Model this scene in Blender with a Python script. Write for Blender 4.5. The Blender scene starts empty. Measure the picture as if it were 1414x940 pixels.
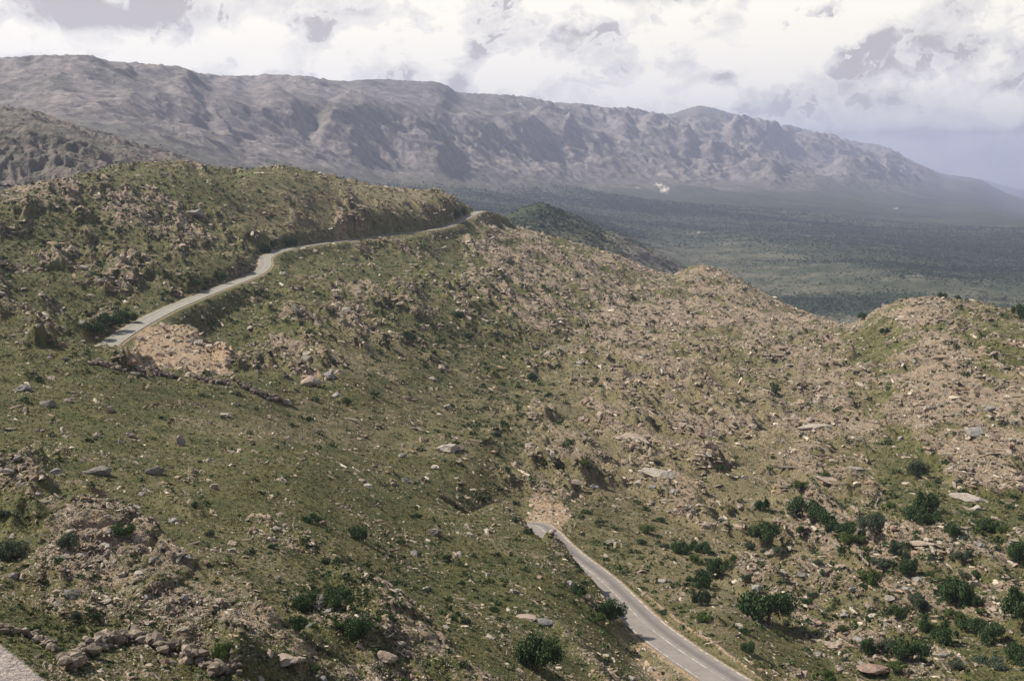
import bpy, math, random
import numpy as np
random.seed(7); rng = np.random.default_rng(11)
F32 = np.float32
# ------------------------------------------------------------------ camera geometry
FPX = 1707.0; CX, CY = 707.0, 470.0; PITCH = math.radians(7.8)
cP, sP = math.cos(PITCH), math.sin(PITCH)
def ray(x, y):
    """photo pixel -> azimuth (right positive) and slope z/r of the sight line"""
    dx = (np.asarray(x, float)-CX)/FPX; dy = (CY-np.asarray(y, float))/FPX
    Y = cP+dy*sP; Z = -sP+dy*cP; h = np.hypot(dx, Y)
    return np.arctan2(dx, Y), Z/h
def P3(x, y, r):
    a, s = ray(x, y)
    return np.array([r*math.sin(a), r*math.cos(a), r*s])
def topix(X, Y, Z):
    d = Y*cP-Z*sP; d = np.where(d < 1, 1, d)
    return CX+FPX*X/d, CY-FPX*(Y*sP+Z*cP)/d
def sstep(a, b, x):
    t = np.clip((x-a)/(b-a), 0, 1); return t*t*(3-2*t)
# ------------------------------------------------------------------ noise
def _tab(seed):
    g = np.random.default_rng(seed); p = g.permutation(256); return np.concatenate([p, p]).astype(np.int32), g
def perlin(x, y, seed=0):
    p, g = _tab(seed); th = g.random(256)*2*np.pi; gx = np.cos(th).astype(F32); gy = np.sin(th).astype(F32)
    x0 = np.floor(x); y0 = np.floor(y); fx = (x-x0).astype(F32); fy = (y-y0).astype(F32)
    xi = x0.astype(np.int64) & 255; yi = y0.astype(np.int64) & 255
    u = fx*fx*fx*(fx*(fx*6-15)+10); v = fy*fy*fy*(fy*(fy*6-15)+10)
    def dot(ix, iy, dx, dy):
        h = p[p[ix & 255]+(iy & 255)]; return gx[h]*dx+gy[h]*dy
    a = dot(xi, yi, fx, fy); b = dot(xi+1, yi, fx-1, fy); c = dot(xi, yi+1, fx, fy-1); d = dot(xi+1, yi+1, fx-1, fy-1)
    return (a+(b-a)*u+((c+(d-c)*u)-(a+(b-a)*u))*v)*1.5
def fbm(x, y, seed, octs=4, gain=.5):
    s = 0; a = 1; t = 0
    for i in range(octs):
        s = s+a*perlin(x*2**i+i*17.3, y*2**i-i*9.1, seed+i); t += a; a *= gain
    return s/t
def worley(x, y, seed):
    p, g = _tab(seed); jx = g.random(256).astype(F32); jy = g.random(256).astype(F32); jr = g.random(256).astype(F32)
    x0 = np.floor(x); y0 = np.floor(y); fx = (x-x0).astype(F32); fy = (y-y0).astype(F32)
    xi = x0.astype(np.int64); yi = y0.astype(np.int64)
    f1 = np.full(x.shape, 9, F32); f2 = np.full(x.shape, 9, F32); rid = np.zeros(x.shape, F32)
    for i in (-1, 0, 1):
        for j in (-1, 0, 1):
            h = p[p[(xi+i) & 255]+((yi+j) & 255)]
            d = (i+jx[h]-fx)**2+(j+jy[h]-fy)**2
            m = d < f1
            f2 = np.where(m, f1, np.minimum(f2, d)); rid = np.where(m, jr[h], rid); f1 = np.where(m, d, f1)
    return np.sqrt(f1), np.sqrt(f2), rid
# ------------------------------------------------------------------ roads (photo x, y, distance)
def catmull(pts, n):
    P = [2*pts[0]-pts[1]]+list(pts)+[2*pts[-1]-pts[-2]]; out = []
    for i in range(1, len(P)-2):
        for k in range(n):
            t = k/n; a, b, c, d = P[i-1], P[i], P[i+1], P[i+2]
            out.append(.5*((2*b)+(c-a)*t+(2*a-5*b+4*c-d)*t*t+(-a+3*b-3*c+d)*t**3))
    out.append(P[-2]); return np.array(out)
UP = [(118,498,468),(135,487,482),(162,467,508),(195,446,540),(235,426,585),(290,403,650),(330,388,715),(356,377,768),(366,366,800),(366,357,832),(378,349,872),(402,343,920),(450,335.5,985),(520,327.5,1065),(580,319.5,1130),(612,314.5,1180),(634,306,1240),(655,294.5,1310),(672,291,1370),(690,300,1420)]
LO = [(640,730,335),(685,728,331),(716,725,328.5),(739,725.5,324),(753,735,314),(768,751,303),(791,771,288),(827,799,270),(858,829,253),(892,862,235),(936,896,219),(988,930,203),(1046,966,189),(1120,1010,175)]
road_up = catmull([P3(*p) for p in UP], 14); road_lo = catmull([P3(*p) for p in LO], 14)
def smooth_z(R, k):
    z = R[:, 2].copy(); w = np.ones(k)/k
    R[:, 2] = np.convolve(np.pad(z, k//2, mode='edge'), w, 'valid')[:len(z)]; return R
road_up = smooth_z(road_up, 15); road_lo = smooth_z(road_lo, 9)
def road_dist(X, Y, R, maxd=60):
    """signed lateral distance (right of travel positive) and road height"""
    D = np.full(X.shape, 1e9); Zr = np.zeros(X.shape); S = np.zeros(X.shape)
    m = (X > R[:, 0].min()-maxd) & (X < R[:, 0].max()+maxd) & (Y > R[:, 1].min()-maxd) & (Y < R[:, 1].max()+maxd)
    x = X[m]; y = Y[m]; d = np.full(x.shape, 1e9); zr = np.zeros(x.shape); sd = np.zeros(x.shape)
    for a, b in zip(R[:-1], R[1:]):
        e = b-a; L2 = e[0]**2+e[1]**2
        t = np.clip(((x-a[0])*e[0]+(y-a[1])*e[1])/L2, 0, 1)
        qx = x-(a[0]+t*e[0]); qy = y-(a[1]+t*e[1]); q = np.hypot(qx, qy); k = q < d
        d[k] = q[k]; zr[k] = (a[2]+t*e[2])[k]; sd[k] = np.sign(e[1]*qx-e[0]*qy)[k]
    D[m] = d; Zr[m] = zr; S[m] = sd
    return D, Zr, S
# ------------------------------------------------------------------ thin plate in (azimuth, log distance) of slope
class Field:
    def __init__(self, pts, smooth=1e-4):
        A, S = ray([p[0] for p in pts], [p[1] for p in pts]); L = np.log([p[2] for p in pts])
        self.q = np.stack([A*3.0, L], 1); n = len(pts)
        K = self.k(self.q, self.q)+np.eye(n)*smooth
        Pm = np.hstack([np.ones((n, 1)), self.q])
        M = np.block([[K, Pm], [Pm.T, np.zeros((3, 3))]])
        self.c = np.linalg.solve(M, np.concatenate([S, np.zeros(3)]))
    def k(self, a, b):
        d2 = ((a[:, None, :]-b[None])**2).sum(-1)+1e-12; return .5*d2*np.log(d2)
    def __call__(self, A, L):
        q = np.stack([A.ravel()*3.0, L.ravel()], 1); out = np.empty(len(q))
        for i in range(0, len(q), 20000):
            qq = q[i:i+20000]; out[i:i+20000] = self.k(qq, self.q)@self.c[:-3]+np.hstack([np.ones((len(qq), 1)), qq])@self.c[-3:]
        return out.reshape(A.shape)
    def grid(self, az, ln):
        ca = np.linspace(az[0], az[-1], 260); cl = np.linspace(ln[0], ln[-1], 300)
        G = self(*np.meshgrid(ca, cl))
        ia = np.clip(np.interp(az, ca, np.arange(260)), 0, 258.999); il = np.clip(np.interp(ln, cl, np.arange(300)), 0, 298.999)
        i0 = il.astype(int); fi = (il-i0)[:, None]; j0 = ia.astype(int); fj = (ia-j0)[None]
        g = lambda a, b: G[np.ix_(a, b)]
        return g(i0, j0)*(1-fi)*(1-fj)+g(i0+1, j0)*fi*(1-fj)+g(i0, j0+1)*(1-fi)*fj+g(i0+1, j0+1)*fi*fj
near_pts = [
 # close slope below the viewpoint
 (0,940,95),(0,860,112),(250,940,100),(450,940,115),(700,940,142),(830,940,172),(866,940,188),(100,860,118),(450,800,165),(200,800,140),(600,800,205),(700,850,190),(200,650,232),(450,650,262),
 (650,700,292),(50,600,262),(250,600,285),(0,500,365),(0,445,450),(110,480,400),(200,512,402),(300,528,402),(420,568,402),(550,600,400),(650,640,375),(690,688,320),(715,704,315),(734,721,309),(748,737,300),(790,765,268),(836,850,224),(850,900,204),(908,925,209),(885,890,226),
 # gully, cut bank and ridge past the crest
 (235,450,528),(230,508,445),(310,455,590),(330,490,500),(400,442,600),(470,420,700),(400,505,470),(480,520,470),(550,480,620),(480,380,830),(600,550,520),(650,400,900),(560,350,1020),(700,500,700),(660,600,440),
 (1200,480,880),(800,450,900),(800,550,600),(800,620,480),(770,690,365),(840,720,345),(1000,600,560),(1000,500,780),(900,700,390),(950,760,320),(1060,850,255),(1000,840,245),(1100,940,215),(1300,940,235),(1200,800,325),(1400,800,335),(1300,700,420),
 (1240,640,500),(1200,600,590),(1300,500,740),(1400,500,720),(1400,600,560),(1400,900,260),(1100,450,1100),
 # left mid hill
 (0,400,560),(0,330,700),(0,268,850),(100,242,980),(170,224,1040),(250,221,1080),(300,234,1085),(340,236,1110),(385,228,1150),(450,240,1200),(520,257,1220),(600,262,1250),(628,276,1270),(200,300,850),(200,380,650),(100,350,700),(400,290,1000),(520,298,1100),(300,350,800),
 # right crest
 (672,298,1400),(720,314,1450),(800,336,1470),(880,365,1480),(950,367,1450),(1000,384,1400),(1080,416,1350),(1150,440,1300),(1185,438,1150),(1230,420,1000),(1290,411,950),(1350,417,950),(1414,430,950),
 (900,400,1250),(700,380,1050),
 # just behind the crests: dropping
 (0,300,1150),(100,275,1300),(200,262,1400),(300,270,1400),(400,265,1500),(500,285,1550),(600,290,1600),(660,318,1650),(760,345,1750),(880,400,1800),(950,405,1800),(1050,425,1700),(1150,470,1600),(1230,450,1300),(1300,445,1250),(1414,460,1250),
 (0,380,2000),(200,380,2100),(400,380,2200),(600,390,2300),(800,420,2400),(1000,460,2400),(1200,490,2200),(1414,500,2200),
 (0,480,2900),(300,480,2900),(700,480,2900),(1100,500,2900),(1414,520,2900),
 # off frame, both sides, and below the camera
 (-250,900,100),(-250,600,260),(-250,420,560),(-250,290,900),(-250,400,2000),(-250,480,2900),(1660,940,240),(1660,700,420),(1660,500,800),(1660,440,1000),(1660,480,2000),(1660,520,2900),
 (1000,1100,150),(1400,1100,180),(300,1250,62),(800,1300,90),(-250,1150,62)]
near_pts += [p for p in UP[1:-1:2]]+[p for p in LO[1:-1:2]]
far_pts = [
 # bare ridge behind the hill, upper left
 (-250,135,1800),(0,146,1900),(50,152,1900),(100,170,1950),(150,184,2000),(200,199,2050),(250,213,2100),(330,234,2200),(400,255,2300),(500,285,2300),
 (0,262,1450),(200,262,1500),(400,300,1500),(-250,262,1400),(0,200,1650),(200,232,1750),
 (0,200,2600),(200,240,2700),(400,275,2900),(-250,190,2500),
 # foothills beyond the main crest
 (600,310,2100),(690,302,2150),(722,291,2200),(760,288,2200),(800,303,2200),(850,328,2200),(900,352,2250),(950,376,2300),(1010,398,2350),(1080,425,2400),(1150,455,2500),(760,330,1700),(900,390,1800),(1100,480,1800),(1414,500,1800),
 (650,318,3000),(760,318,2900),(850,352,2800),(950,392,2800),(1050,415,2800),
 (1250,440,2600),(1414,440,2600),
 (900,325,4800),(800,300,4600),(1000,345,4200),(1070,348,4000),(1100,372,3500),(1150,385,3200),(1200,400,3000),(1300,400,3000),(1100,410,2900),(1350,388,3400),
 (1000,300,6500),(1200,330,5500),(1400,350,5000),(1200,290,9000),(1414,300,9000),(1400,320,6800),
 # mountain range, foot to crest
 (-250,165,3200),(-250,120,4200),(-250,76,5000),
 (0,172,3200),(0,125,4200),(0,80,5000),(60,76,5100),(125,76,5200),(180,86,5400),(250,92,5600),(300,104,5900),(150,150,4000),(300,228,3600),(300,170,4700),(200,200,3300),
 (350,105,6200),(430,106,6500),(430,240,4300),(430,180,5400),(480,112,6800),(560,112,7600),(612,115,8000),(640,129,8300),(700,132,9000),(520,250,5000),(520,190,6200),(620,258,5600),(620,225,6500),(620,180,7400),
 (770,142,10400),(840,149,11500),(760,260,7000),(760,215,8600),(840,262,7800),(840,210,9800),(900,155,12800),(940,158,13600),(965,146,14500),(960,262,8600),(960,232,10500),(960,195,12500),
 (1020,160,15600),(1060,166,16500),(1110,178,17500),(1160,190,18600),(1210,203,19800),(1250,219,21000),(1300,240,22500),(1100,263,9800),(1100,238,13000),(1100,212,15600),(1200,272,11500),(1180,231,15000),(1260,247,16500),(1300,275,13500),
 (1345,246,24500),(1390,258,26500),(1414,262,28000),(1414,277,17000),(1660,268,28000),(1660,280,17000),(1660,310,8000),(1660,400,3000),(1660,450,2400),
 # behind the crest
 (-250,100,7500),(0,105,7500),(300,130,8500),(600,150,11500),(800,175,15000),(960,180,20000),(1100,205,24000),(1250,235,29000),(1414,262,36000),
 (-250,225,50000),(0,225,50000),(400,232,50000),(800,240,50000),(1100,246,50000),(1414,246,50000),(1660,247,50000)]
def az_grid(n):
    h = math.radians(24.6)
    return np.concatenate([np.linspace(-math.radians(38), -h, 50)[:-1], np.linspace(-h, h, n), np.linspace(h, math.radians(38), 50)[1:]])
AZ = az_grid(1180)
# ---- near sheet
LN = np.concatenate([np.linspace(math.log(22), math.log(80), 60)[:-1], np.arange(math.log(80), math.log(1620), .0026), np.linspace(math.log(1620), math.log(2850), 90)])
s = Field(near_pts, 2e-4).grid(AZ, LN)
A2, L2 = np.meshgrid(AZ, LN); R2 = np.exp(L2); X = R2*np.sin(A2); Y = R2*np.cos(A2); Z = s*R2
px, py = topix(X, Y, Z)
px = px+fbm(px/55, py/40, 7, 3)*42; py = py+fbm(px/55+40, py/40, 8, 3)*20
def blobs(lst, px, py):
    o = np.zeros(px.shape, F32)
    for (x, y, sx, sy, w) in lst:
        o += (w*np.exp(-((px-x)/sx)**2-((py-y)/sy)**2)).astype(F32)
    return o
greenB = blobs([(200,580,240,85,.75),(470,640,220,110,.5),(600,830,260,150,.75),(640,470,110,70,.55),(300,445,70,24,.9),(500,375,110,30,.6),(185,243,60,22,.8),(680,590,70,80,.45),
 (1250,665,38,30,2.6),(1320,715,100,18,2.4),(1275,690,40,16,1.3),(1215,480,24,36,.9),(1212,550,20,40,1.1),(1232,615,20,28,1.3),(1380,735,60,16,1.2),(1380,460,60,60,.4),(100,875,110,26,.8),(880,780,110,50,.5),(1040,880,80,60,.35),(380,255,120,25,.6),(40,400,50,60,.3),(1240,800,150,60,.05),(950,880,60,60,.4),(20,740,40,25,.5),(400,610,80,30,.3)], px, py)
rockB = blobs([(400,455,95,38,.9),(500,430,50,30,.6),(240,760,190,50,.36),(60,700,90,40,.2),(380,900,170,50,.36),(520,900,80,40,.3),(1000,430,330,90,.75),(1150,570,170,70,.8),(1310,510,90,90,.9),(1350,640,90,45,1.2),(1120,700,70,40,.7),
 (1190,890,60,45,1.2),(1320,900,60,20,.5),(690,345,70,55,.9),(70,395,110,35,1.0),(230,285,110,45,.7),(60,280,70,30,.9),(790,660,60,30,.7),(880,620,80,40,.5),(1250,755,120,16,1.4),(920,700,70,40,.6),(680,820,60,60,.35),(620,270,30,16,.9),(440,540,60,30,.8),(820,400,160,80,.5),(230,500,110,18,.6)], px, py)
dryB = blobs([(560,270,90,30,.6),(460,250,80,25,.6),(900,640,250,150,.6),(400,580,150,30,.8),(1000,600,300,150,.5),(480,480,90,30,.7),(960,750,80,70,.7),(1000,880,70,60,.7),(1200,820,200,90,.45),(1150,600,300,200,.3),(250,330,200,60,.3),(420,290,150,35,.5),(700,560,300,120,.35),(912,905,26,45,2.2),(320,620,160,60,.3)], px, py)
soilB = blobs([(232,475,44,26,2.0),(262,502,60,16,1.5),(430,520,26,12,.6),(753,705,34,15,2.4),(700,300,25,6,.5),(620,270,20,8,.4),(98,373,4,9,1.3),(893,905,7,34,.9),(905,935,14,14,.6),(360,362,12,8,.8)], px, py)
big = fbm(X/90, Y/90, 5, 3); mid = fbm(X/22, Y/22, 9, 3)
ux = .35*X-.94*Y; vx = .94*X+.35*Y
base = .32+.08*sstep(600, 1000, px+(py-500)*-.2)*sstep(300, 420, py)
streak = fbm(ux/70, vx/16, 13, 4, .6)
rock = np.clip(.5+(base-.44+rockB*.42-greenB*.5+big*.55+mid*.40+streak*.85)*1.15, 0, 1).astype(F32)
dW = 1.0
# relief octaves, faded out where the grid is too coarse for them
spac = np.maximum(R2*.00075, R2*.0026*.5)
def oct_(lam, amp, seed, sharp=False):
    n = perlin(X/lam, Y/lam, seed)
    if sharp: n = 1-2*np.abs(n)
    return amp*n*sstep(1.5, 4, lam/spac)
d1, _, _ = road_dist(X, Y, road_up); 
relief = oct_(210, 4.5, 21)+oct_(95, 3.2, 22)+oct_(47, 1.9, 23)+oct_(24, 1.1, 24)+oct_(11, .55, 25)+oct_(5, .28, 26)+oct_(2.3, .13, 27)+oct_(1.1, .07, 28)
relief *= .35+.65*sstep(60, 500, R2)
# layered outcrops: long ribs striking towards the viewer
wv = fbm(X/60, Y/60, 31, 2)*14
def ribs(lu, lv, amp, seed):
    n = 1-np.abs(perlin(ux/lu, (vx+wv)/lv, seed))*2.2
    return amp*np.clip(n, 0, 1)**2*sstep(1.5, 4, lv/spac)
rk = sstep(.38, .8, rock)
relief += rk*(.3+.7*sstep(120, 420, R2))*(ribs(120, 26, 3.2, 41)+ribs(50, 11, 1.6, 42)+ribs(22, 5, .8, 43))
def scarps(P, amp, seed):
    ph = vx/P+fbm(ux/(P*5), vx/(P*2.2), seed, 3)*1.6; fr = ph-np.floor(ph); h = np.where(fr < .86, fr/.86, (1-fr)/.14)
    pat = sstep(-.12, .28, fbm(ux/(P*2.2), vx/P/1.1, seed+5, 3))
    return amp*h*pat*sstep(1.3, 3, P*.3/spac)
relief += sstep(.30, .62, rock)*(scarps(30, 3.4, 141)+scarps(13, 1.9, 151)+scarps(6, 1.0, 161))*(.35+.65*sstep(100, 420, R2))
for lam, amp, sd in ((9, 1.3, 51), (4.2, .75, 52), (2.0, .35, 53)):
    f1, f2, rid = worley(ux/lam/1.5, vx/lam, sd)
    relief += rk*amp*(rid*.9)*sstep(0, .18, f2-f1)*sstep(1.2, 3.5, lam/spac)*(rid > .35)
Z = Z+relief
def pin(Z, R, rows, crest, span, sm):
    """move each skyline column so its crest reaches the surveyed profile"""
    S = Z/R; top = S[rows].max(0); ca, cs = ray([c[0] for c in crest], [c[1] for c in crest]); want = np.interp(AZ, ca, cs)
    d = want-top; k = np.exp(-(np.arange(-3*sm, 3*sm+1)/sm)**2); k /= k.sum(); d = np.convolve(np.pad(d, 3*sm, mode='edge'), k, 'valid')
    im = np.argmax(np.where(rows[:, None], S, -9), 0).astype(float); k2 = np.exp(-(np.arange(-60, 61)/25)**2); k2 /= k2.sum()
    im = np.convolve(np.pad(im, 60, mode='edge'), k2, 'valid'); tp = np.convolve(np.pad(top, 60, mode='edge'), k2, 'valid')
    i_ = np.arange(S.shape[0])[:, None]; w = np.maximum(sstep(-span, 0, S-tp[None]), sstep(-25, 5, i_-im[None]))*rows[:, None]
    return Z+d[None]*w*R
Z = pin(Z, R2, np.exp(LN) > 760, [(-250,285),(0,262),(60,250),(100,243),(170,225),(250,221),(300,231),(340,234),(385,227),(450,240),(520,256),(580,262),(605,260),(628,272),(645,284),(658,293),(672,299),(720,314),(800,336),(860,354),(905,374),(932,379),(948,369),(970,364),(1000,373),(1040,395),(1090,422),(1150,443),(1178,447),(1190,440),(1212,425),(1250,412),(1290,408),(1350,416),(1414,432),(1660,440)], .022, 5)
# cut banks beside the upper road
def bump(x, y, r, dx, dy, rad, h, Z):
    p = P3(x, y, r); q = np.hypot(X-p[0]-dx, Y-p[1]-dy)/rad
    return Z+h*np.exp(-q**4)
Z = bump(162,467,508,-13,4,14,7,Z); Z = bump(195,446,540,-13,0,13,4,Z); Z = bump(290,403,650,-12,6,16,5,Z); Z = bump(378,349,872,-15,12,16,8,Z); Z = bump(402,343,920,-4,17,17,6,Z)
Z = bump(634,306,1240,-17,-2,14,7,Z); Z = bump(520,327,1065,0,18,20,1,Z); Z = bump(235,450,528,0,0,13,3.5,Z)
Z = bump(718,720,314,0,0,12,1.7,Z)
def carve(Z, Rd, half, blend, k):
    D, Zr, S = road_dist(X, Y, Rd)
    w = sstep(half+blend, half, D)
    up = np.where(Z > Zr, w, sstep(half+blend*2.2, half, D))
    return Z*(1-up)+(Zr-.25)*up, D, S
Z, DU, SU = carve(Z, road_up, 4.8, 5.5, 0); _, ROADZ, _ = road_dist(X, Y, road_up)
Z = np.where((SU > 0) & (DU < 40), Z*sstep(28, 40, DU)+np.minimum(Z, ROADZ-.10*(DU-4.8)-.1)*(1-sstep(28, 40, DU)), Z)
Z, DL, SL = carve(Z, road_lo, 4.6, 2.2, 0)
right = (SL < 0) if road_lo[-1][1] > road_lo[0][1] else (SL > 0)
# road_lo runs from far to near, so +S (right of travel) is the photo's left; the outer (photo right) verge gets ditch and bank
outer = SL < 0
Z = Z+np.where(outer, -.35*np.exp(-((DL-5.9)/.5)**2)+.55*np.exp(-((DL-7.1)/.6)**2), 0)
# pull-out of pale gravel, lower left
px, py = topix(X, Y, Z)
grav = sstep(-2, 3, (940-90*0-py)*0+(62-px)*.62-(938-py)*.78).astype(F32)*(R2 < 140)
soil = np.clip(soilB, 0, 1.3).astype(F32)
verge = np.where(outer, np.exp(-((DL-7.1)/.5)**2)*.9+sstep(5.6, 4, DL)*.8, sstep(6.0, 4.2, DL)*.9)
vU = sstep(7.5, 4.5, DU)*.6
soil = np.clip(np.maximum(soil, np.maximum(verge, vU)), 0, 1).astype(F32)
sand = np.exp(-((DL-7.5)/3.0)**2)*(~outer)*sstep(240, 225, R2)
dryA = np.clip(.25-greenB*.27+dryB*.6+big*.3+sand*1.2, 0, 1).astype(F32)
NZ = Z; slope_now = Z/R2
run = np.maximum.accumulate(slope_now, axis=0); vis = slope_now >= run-.0008
def ground_z(x, y):
    a = math.atan2(x, y); l = math.log(math.hypot(x, y))
    j = np.interp(a, AZ, np.arange(len(AZ))); i = np.interp(l, LN, np.arange(len(LN)))
    i0 = min(int(i), len(LN)-2); j0 = min(int(j), len(AZ)-2); fi = i-i0; fj = j-j0
    return float(NZ[i0, j0]*(1-fi)*(1-fj)+NZ[i0+1, j0]*fi*(1-fj)+NZ[i0, j0+1]*(1-fi)*fj+NZ[i0+1, j0+1]*fi*fj)
def hit(x, y):
    """where the sight line through a photo pixel first meets the near ground"""
    a, sl = ray(x, y); j = int(round(float(np.interp(a, AZ, np.arange(len(AZ))))))
    k = np.nonzero(slope_now[60:, j] >= sl)[0]
    i = 60+(int(k[0]) if len(k) else int(np.argmax(slope_now[60:, j])))
    r = math.exp(LN[i]); return np.array([r*math.sin(a), r*math.cos(a), NZ[i, j]]), r
# ------------------------------------------------------------------ object helpers
C = bpy.context.scene.collection
def mesh_np(name, co, loops, totals, smooth=True):
    me = bpy.data.meshes.new(name); me.vertices.add(len(co)); me.vertices.foreach_set('co', np.asarray(co, F32).ravel())
    me.loops.add(len(loops)); me.loops.foreach_set('vertex_index', np.asarray(loops, np.int32))
    n = len(totals); st = np.zeros(n, np.int32); st[1:] = np.cumsum(totals)[:-1]
    me.polygons.add(n); me.polygons.foreach_set('loop_start', st); me.polygons.foreach_set('loop_total', np.asarray(totals, np.int32))
    me.polygons.foreach_set('use_smooth', np.full(n, smooth)); me.update(calc_edges=True); return me
def grid_mesh(name, X, Y, Z):
    nr, nc = X.shape; idx = np.arange(nr*nc, dtype=np.int32).reshape(nr, nc)
    q = np.stack([idx[:-1, :-1], idx[:-1, 1:], idx[1:, 1:], idx[1:, :-1]], -1).reshape(-1, 4)
    return mesh_np(name, np.stack([X, Y, Z], -1).reshape(-1, 3), q.ravel(), np.full(len(q), 4))
def attr(me, name, a):
    t = me.attributes.new(name, 'FLOAT', 'POINT'); t.data.foreach_set('value', np.ascontiguousarray(a, F32).ravel())
def attr_col(me, name, a):
    t = me.attributes.new(name, 'FLOAT_COLOR', 'POINT'); b = np.ones((len(a), 4), F32); b[:, :3] = a; t.data.foreach_set('color', b.ravel())
def link(name, me, mats=(), parent=None, loc=None):
    o = bpy.data.objects.new(name, me); C.objects.link(o)
    for m in mats: me.materials.append(m)
    if parent: o.parent = parent
    if loc is not None: o.location = loc
    return o
def tag(o, label=None, cat=None, group=None, kind=None):
    if label: o['label'] = label
    if cat: o['category'] = cat
    if group: o['group'] = group
    if kind: o['kind'] = kind
    return o
# ------------------------------------------------------------------ materials
class NT:
    def __init__(self, name):
        self.m = bpy.data.materials.new(name); self.m.use_nodes = True; self.t = self.m.node_tree; self.t.nodes.clear()
        self.out = self.n('ShaderNodeOutputMaterial'); self.b = self.n('ShaderNodeBsdfPrincipled')
        self.t.links.new(self.b.outputs[0], self.out.inputs[0]); self.b.inputs['Roughness'].default_value = .9
        self.b.inputs['Specular IOR Level'].default_value = .15
        self.pos = self.n('ShaderNodeNewGeometry').outputs['Position']
    def n(self, k, **kw):
        x = self.t.nodes.new(k)
        for a, v in kw.items(): setattr(x, a, v)
        return x
    def L(self, a, b): self.t.links.new(a, b)
    def val(self, v, sock):
        if hasattr(v, 'links') or isinstance(v, bpy.types.NodeSocket): self.L(v, sock)
        else: sock.default_value = v
    def noise(self, scale, detail=4, rough=.55, vec=None, stretch=None, dist=0):
        x = self.n('ShaderNodeTexNoise'); x.inputs['Scale'].default_value = scale; x.inputs['Detail'].default_value = detail; x.inputs['Roughness'].default_value = rough; x.inputs['Distortion'].default_value = dist
        v = vec or self.pos
        if stretch:
            mp = self.n('ShaderNodeMapping'); mp.inputs['Scale'].default_value = stretch[0]; mp.inputs['Rotation'].default_value = stretch[1]; self.L(v, mp.inputs[0]); v = mp.outputs[0]
        self.L(v, x.inputs['Vector']); return x.outputs['Fac']
    def voro(self, scale, feat='F1'):
        x = self.n('ShaderNodeTexVoronoi', feature=feat); x.inputs['Scale'].default_value = scale; self.L(self.pos, x.inputs['Vector']); return x
    def attr(self, name): return self.n('ShaderNodeAttribute', attribute_name=name).outputs['Fac']
    def math(self, op, a, b=0., c=None):
        x = self.n('ShaderNodeMath', operation=op); self.val(a, x.inputs[0]); self.val(b, x.inputs[1])
        if c is not None: self.val(c, x.inputs[2])
        return x.outputs[0]
    def ramp(self, v, lo, hi, a=0., b=1.):
        x = self.n('ShaderNodeMapRange', interpolation_type='SMOOTHSTEP'); self.L(v, x.inputs['Value'])
        for i, q in zip((1, 2, 3, 4), (lo, hi, a, b)): x.inputs[i].default_value = q
        return x.outputs[0]
    def mix(self, f, a, b):
        x = self.n('ShaderNodeMix', data_type='RGBA'); self.val(f, x.inputs[0])
        for v, s_ in ((a, x.inputs[6]), (b, x.inputs[7])):
            if isinstance(v, tuple): s_.default_value = (*v, 1)
            else: self.L(v, s_)
        return x.outputs[2]
    def mul(self, c, v):
        x = self.n('ShaderNodeVectorMath', operation='SCALE'); self.L(c, x.inputs[0]); self.val(v, x.inputs['Scale']); return x.outputs[0]
    def color(self, c): self.L(c, self.b.inputs['Base Color'])
    def bump(self, h, dist, strength=1.):
        x = self.n('ShaderNodeBump'); x.inputs['Distance'].default_value = dist; x.inputs['Strength'].default_value = strength; self.L(h, x.inputs['Height']); self.L(x.outputs[0], self.b.inputs['Normal'])
def ground_mat():
    N = NT('hillside'); rk = N.attr('rock'); dr = N.attr('dry'); so = N.attr('soil'); gv = N.attr('gravel')
    f = N.noise(.75, 5, .7); m = N.noise(.13, 4, .6); l = N.noise(.022, 3); g = N.noise(3.5, 3, .7)
    green = N.mix(N.ramp(m, .3, .7), (.092, .099, .034), (.170, .153, .058))
    green = N.mix(N.ramp(f, .45, .75), green, (.034, .042, .020))
    dryc = N.mix(N.ramp(f, .3, .7), (.175, .146, .074), (.255, .212, .120))
    gm = N.ramp(N.math('ADD', N.math('ADD', dr, N.math('MULTIPLY', N.math('SUBTRACT', m, .5), 1.6)), N.math('MULTIPLY', N.math('SUBTRACT', l, .5), .8)), .25, .85)
    veg = N.mix(gm, green, dryc)
    rc = N.mix(N.ramp(N.noise(.3, 4, .6), .35, .65), (.345, .250, .168), (.275, .225, .165))
    rc = N.mix(N.ramp(N.noise(1.3, 3, .6), .55, .8), rc, (.46, .38, .28))
    rc = N.mix(N.ramp(N.noise(.9, 4, .7, stretch=((1.0, .22, 1), (0, 0, .35))), .52, .70), rc, (.110, .085, .062))
    rf = N.ramp(N.math('ADD', rk, N.math('ADD', N.math('MULTIPLY', N.math('SUBTRACT', f, .5), 1.5), N.math('MULTIPLY', N.math('SUBTRACT', m, .5), .9))), .62, .90)
    c = N.mix(rf, veg, rc)
    sc = N.mix(N.ramp(f, .3, .7), (.48, .35, .22), (.37, .265, .165)); sf = N.ramp(N.math('ADD', so, N.math('MULTIPLY', N.math('SUBTRACT', f, .5), .9)), .35, .65)
    c = N.mix(sf, c, sc)
    c = N.mix(gv, c, N.mix(N.ramp(N.noise(2.0, 5, .7), .35, .7), (.50, .42, .36), (.38, .32, .27)))
    N.color(N.mul(c, N.ramp(g, .25, .75, .72, 1.25)))
    h = N.math('ADD', N.math('MULTIPLY', f, 1.1), N.math('MULTIPLY', g, .35)); N.bump(h, 1.1, 1.0)
    return N.m
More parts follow.
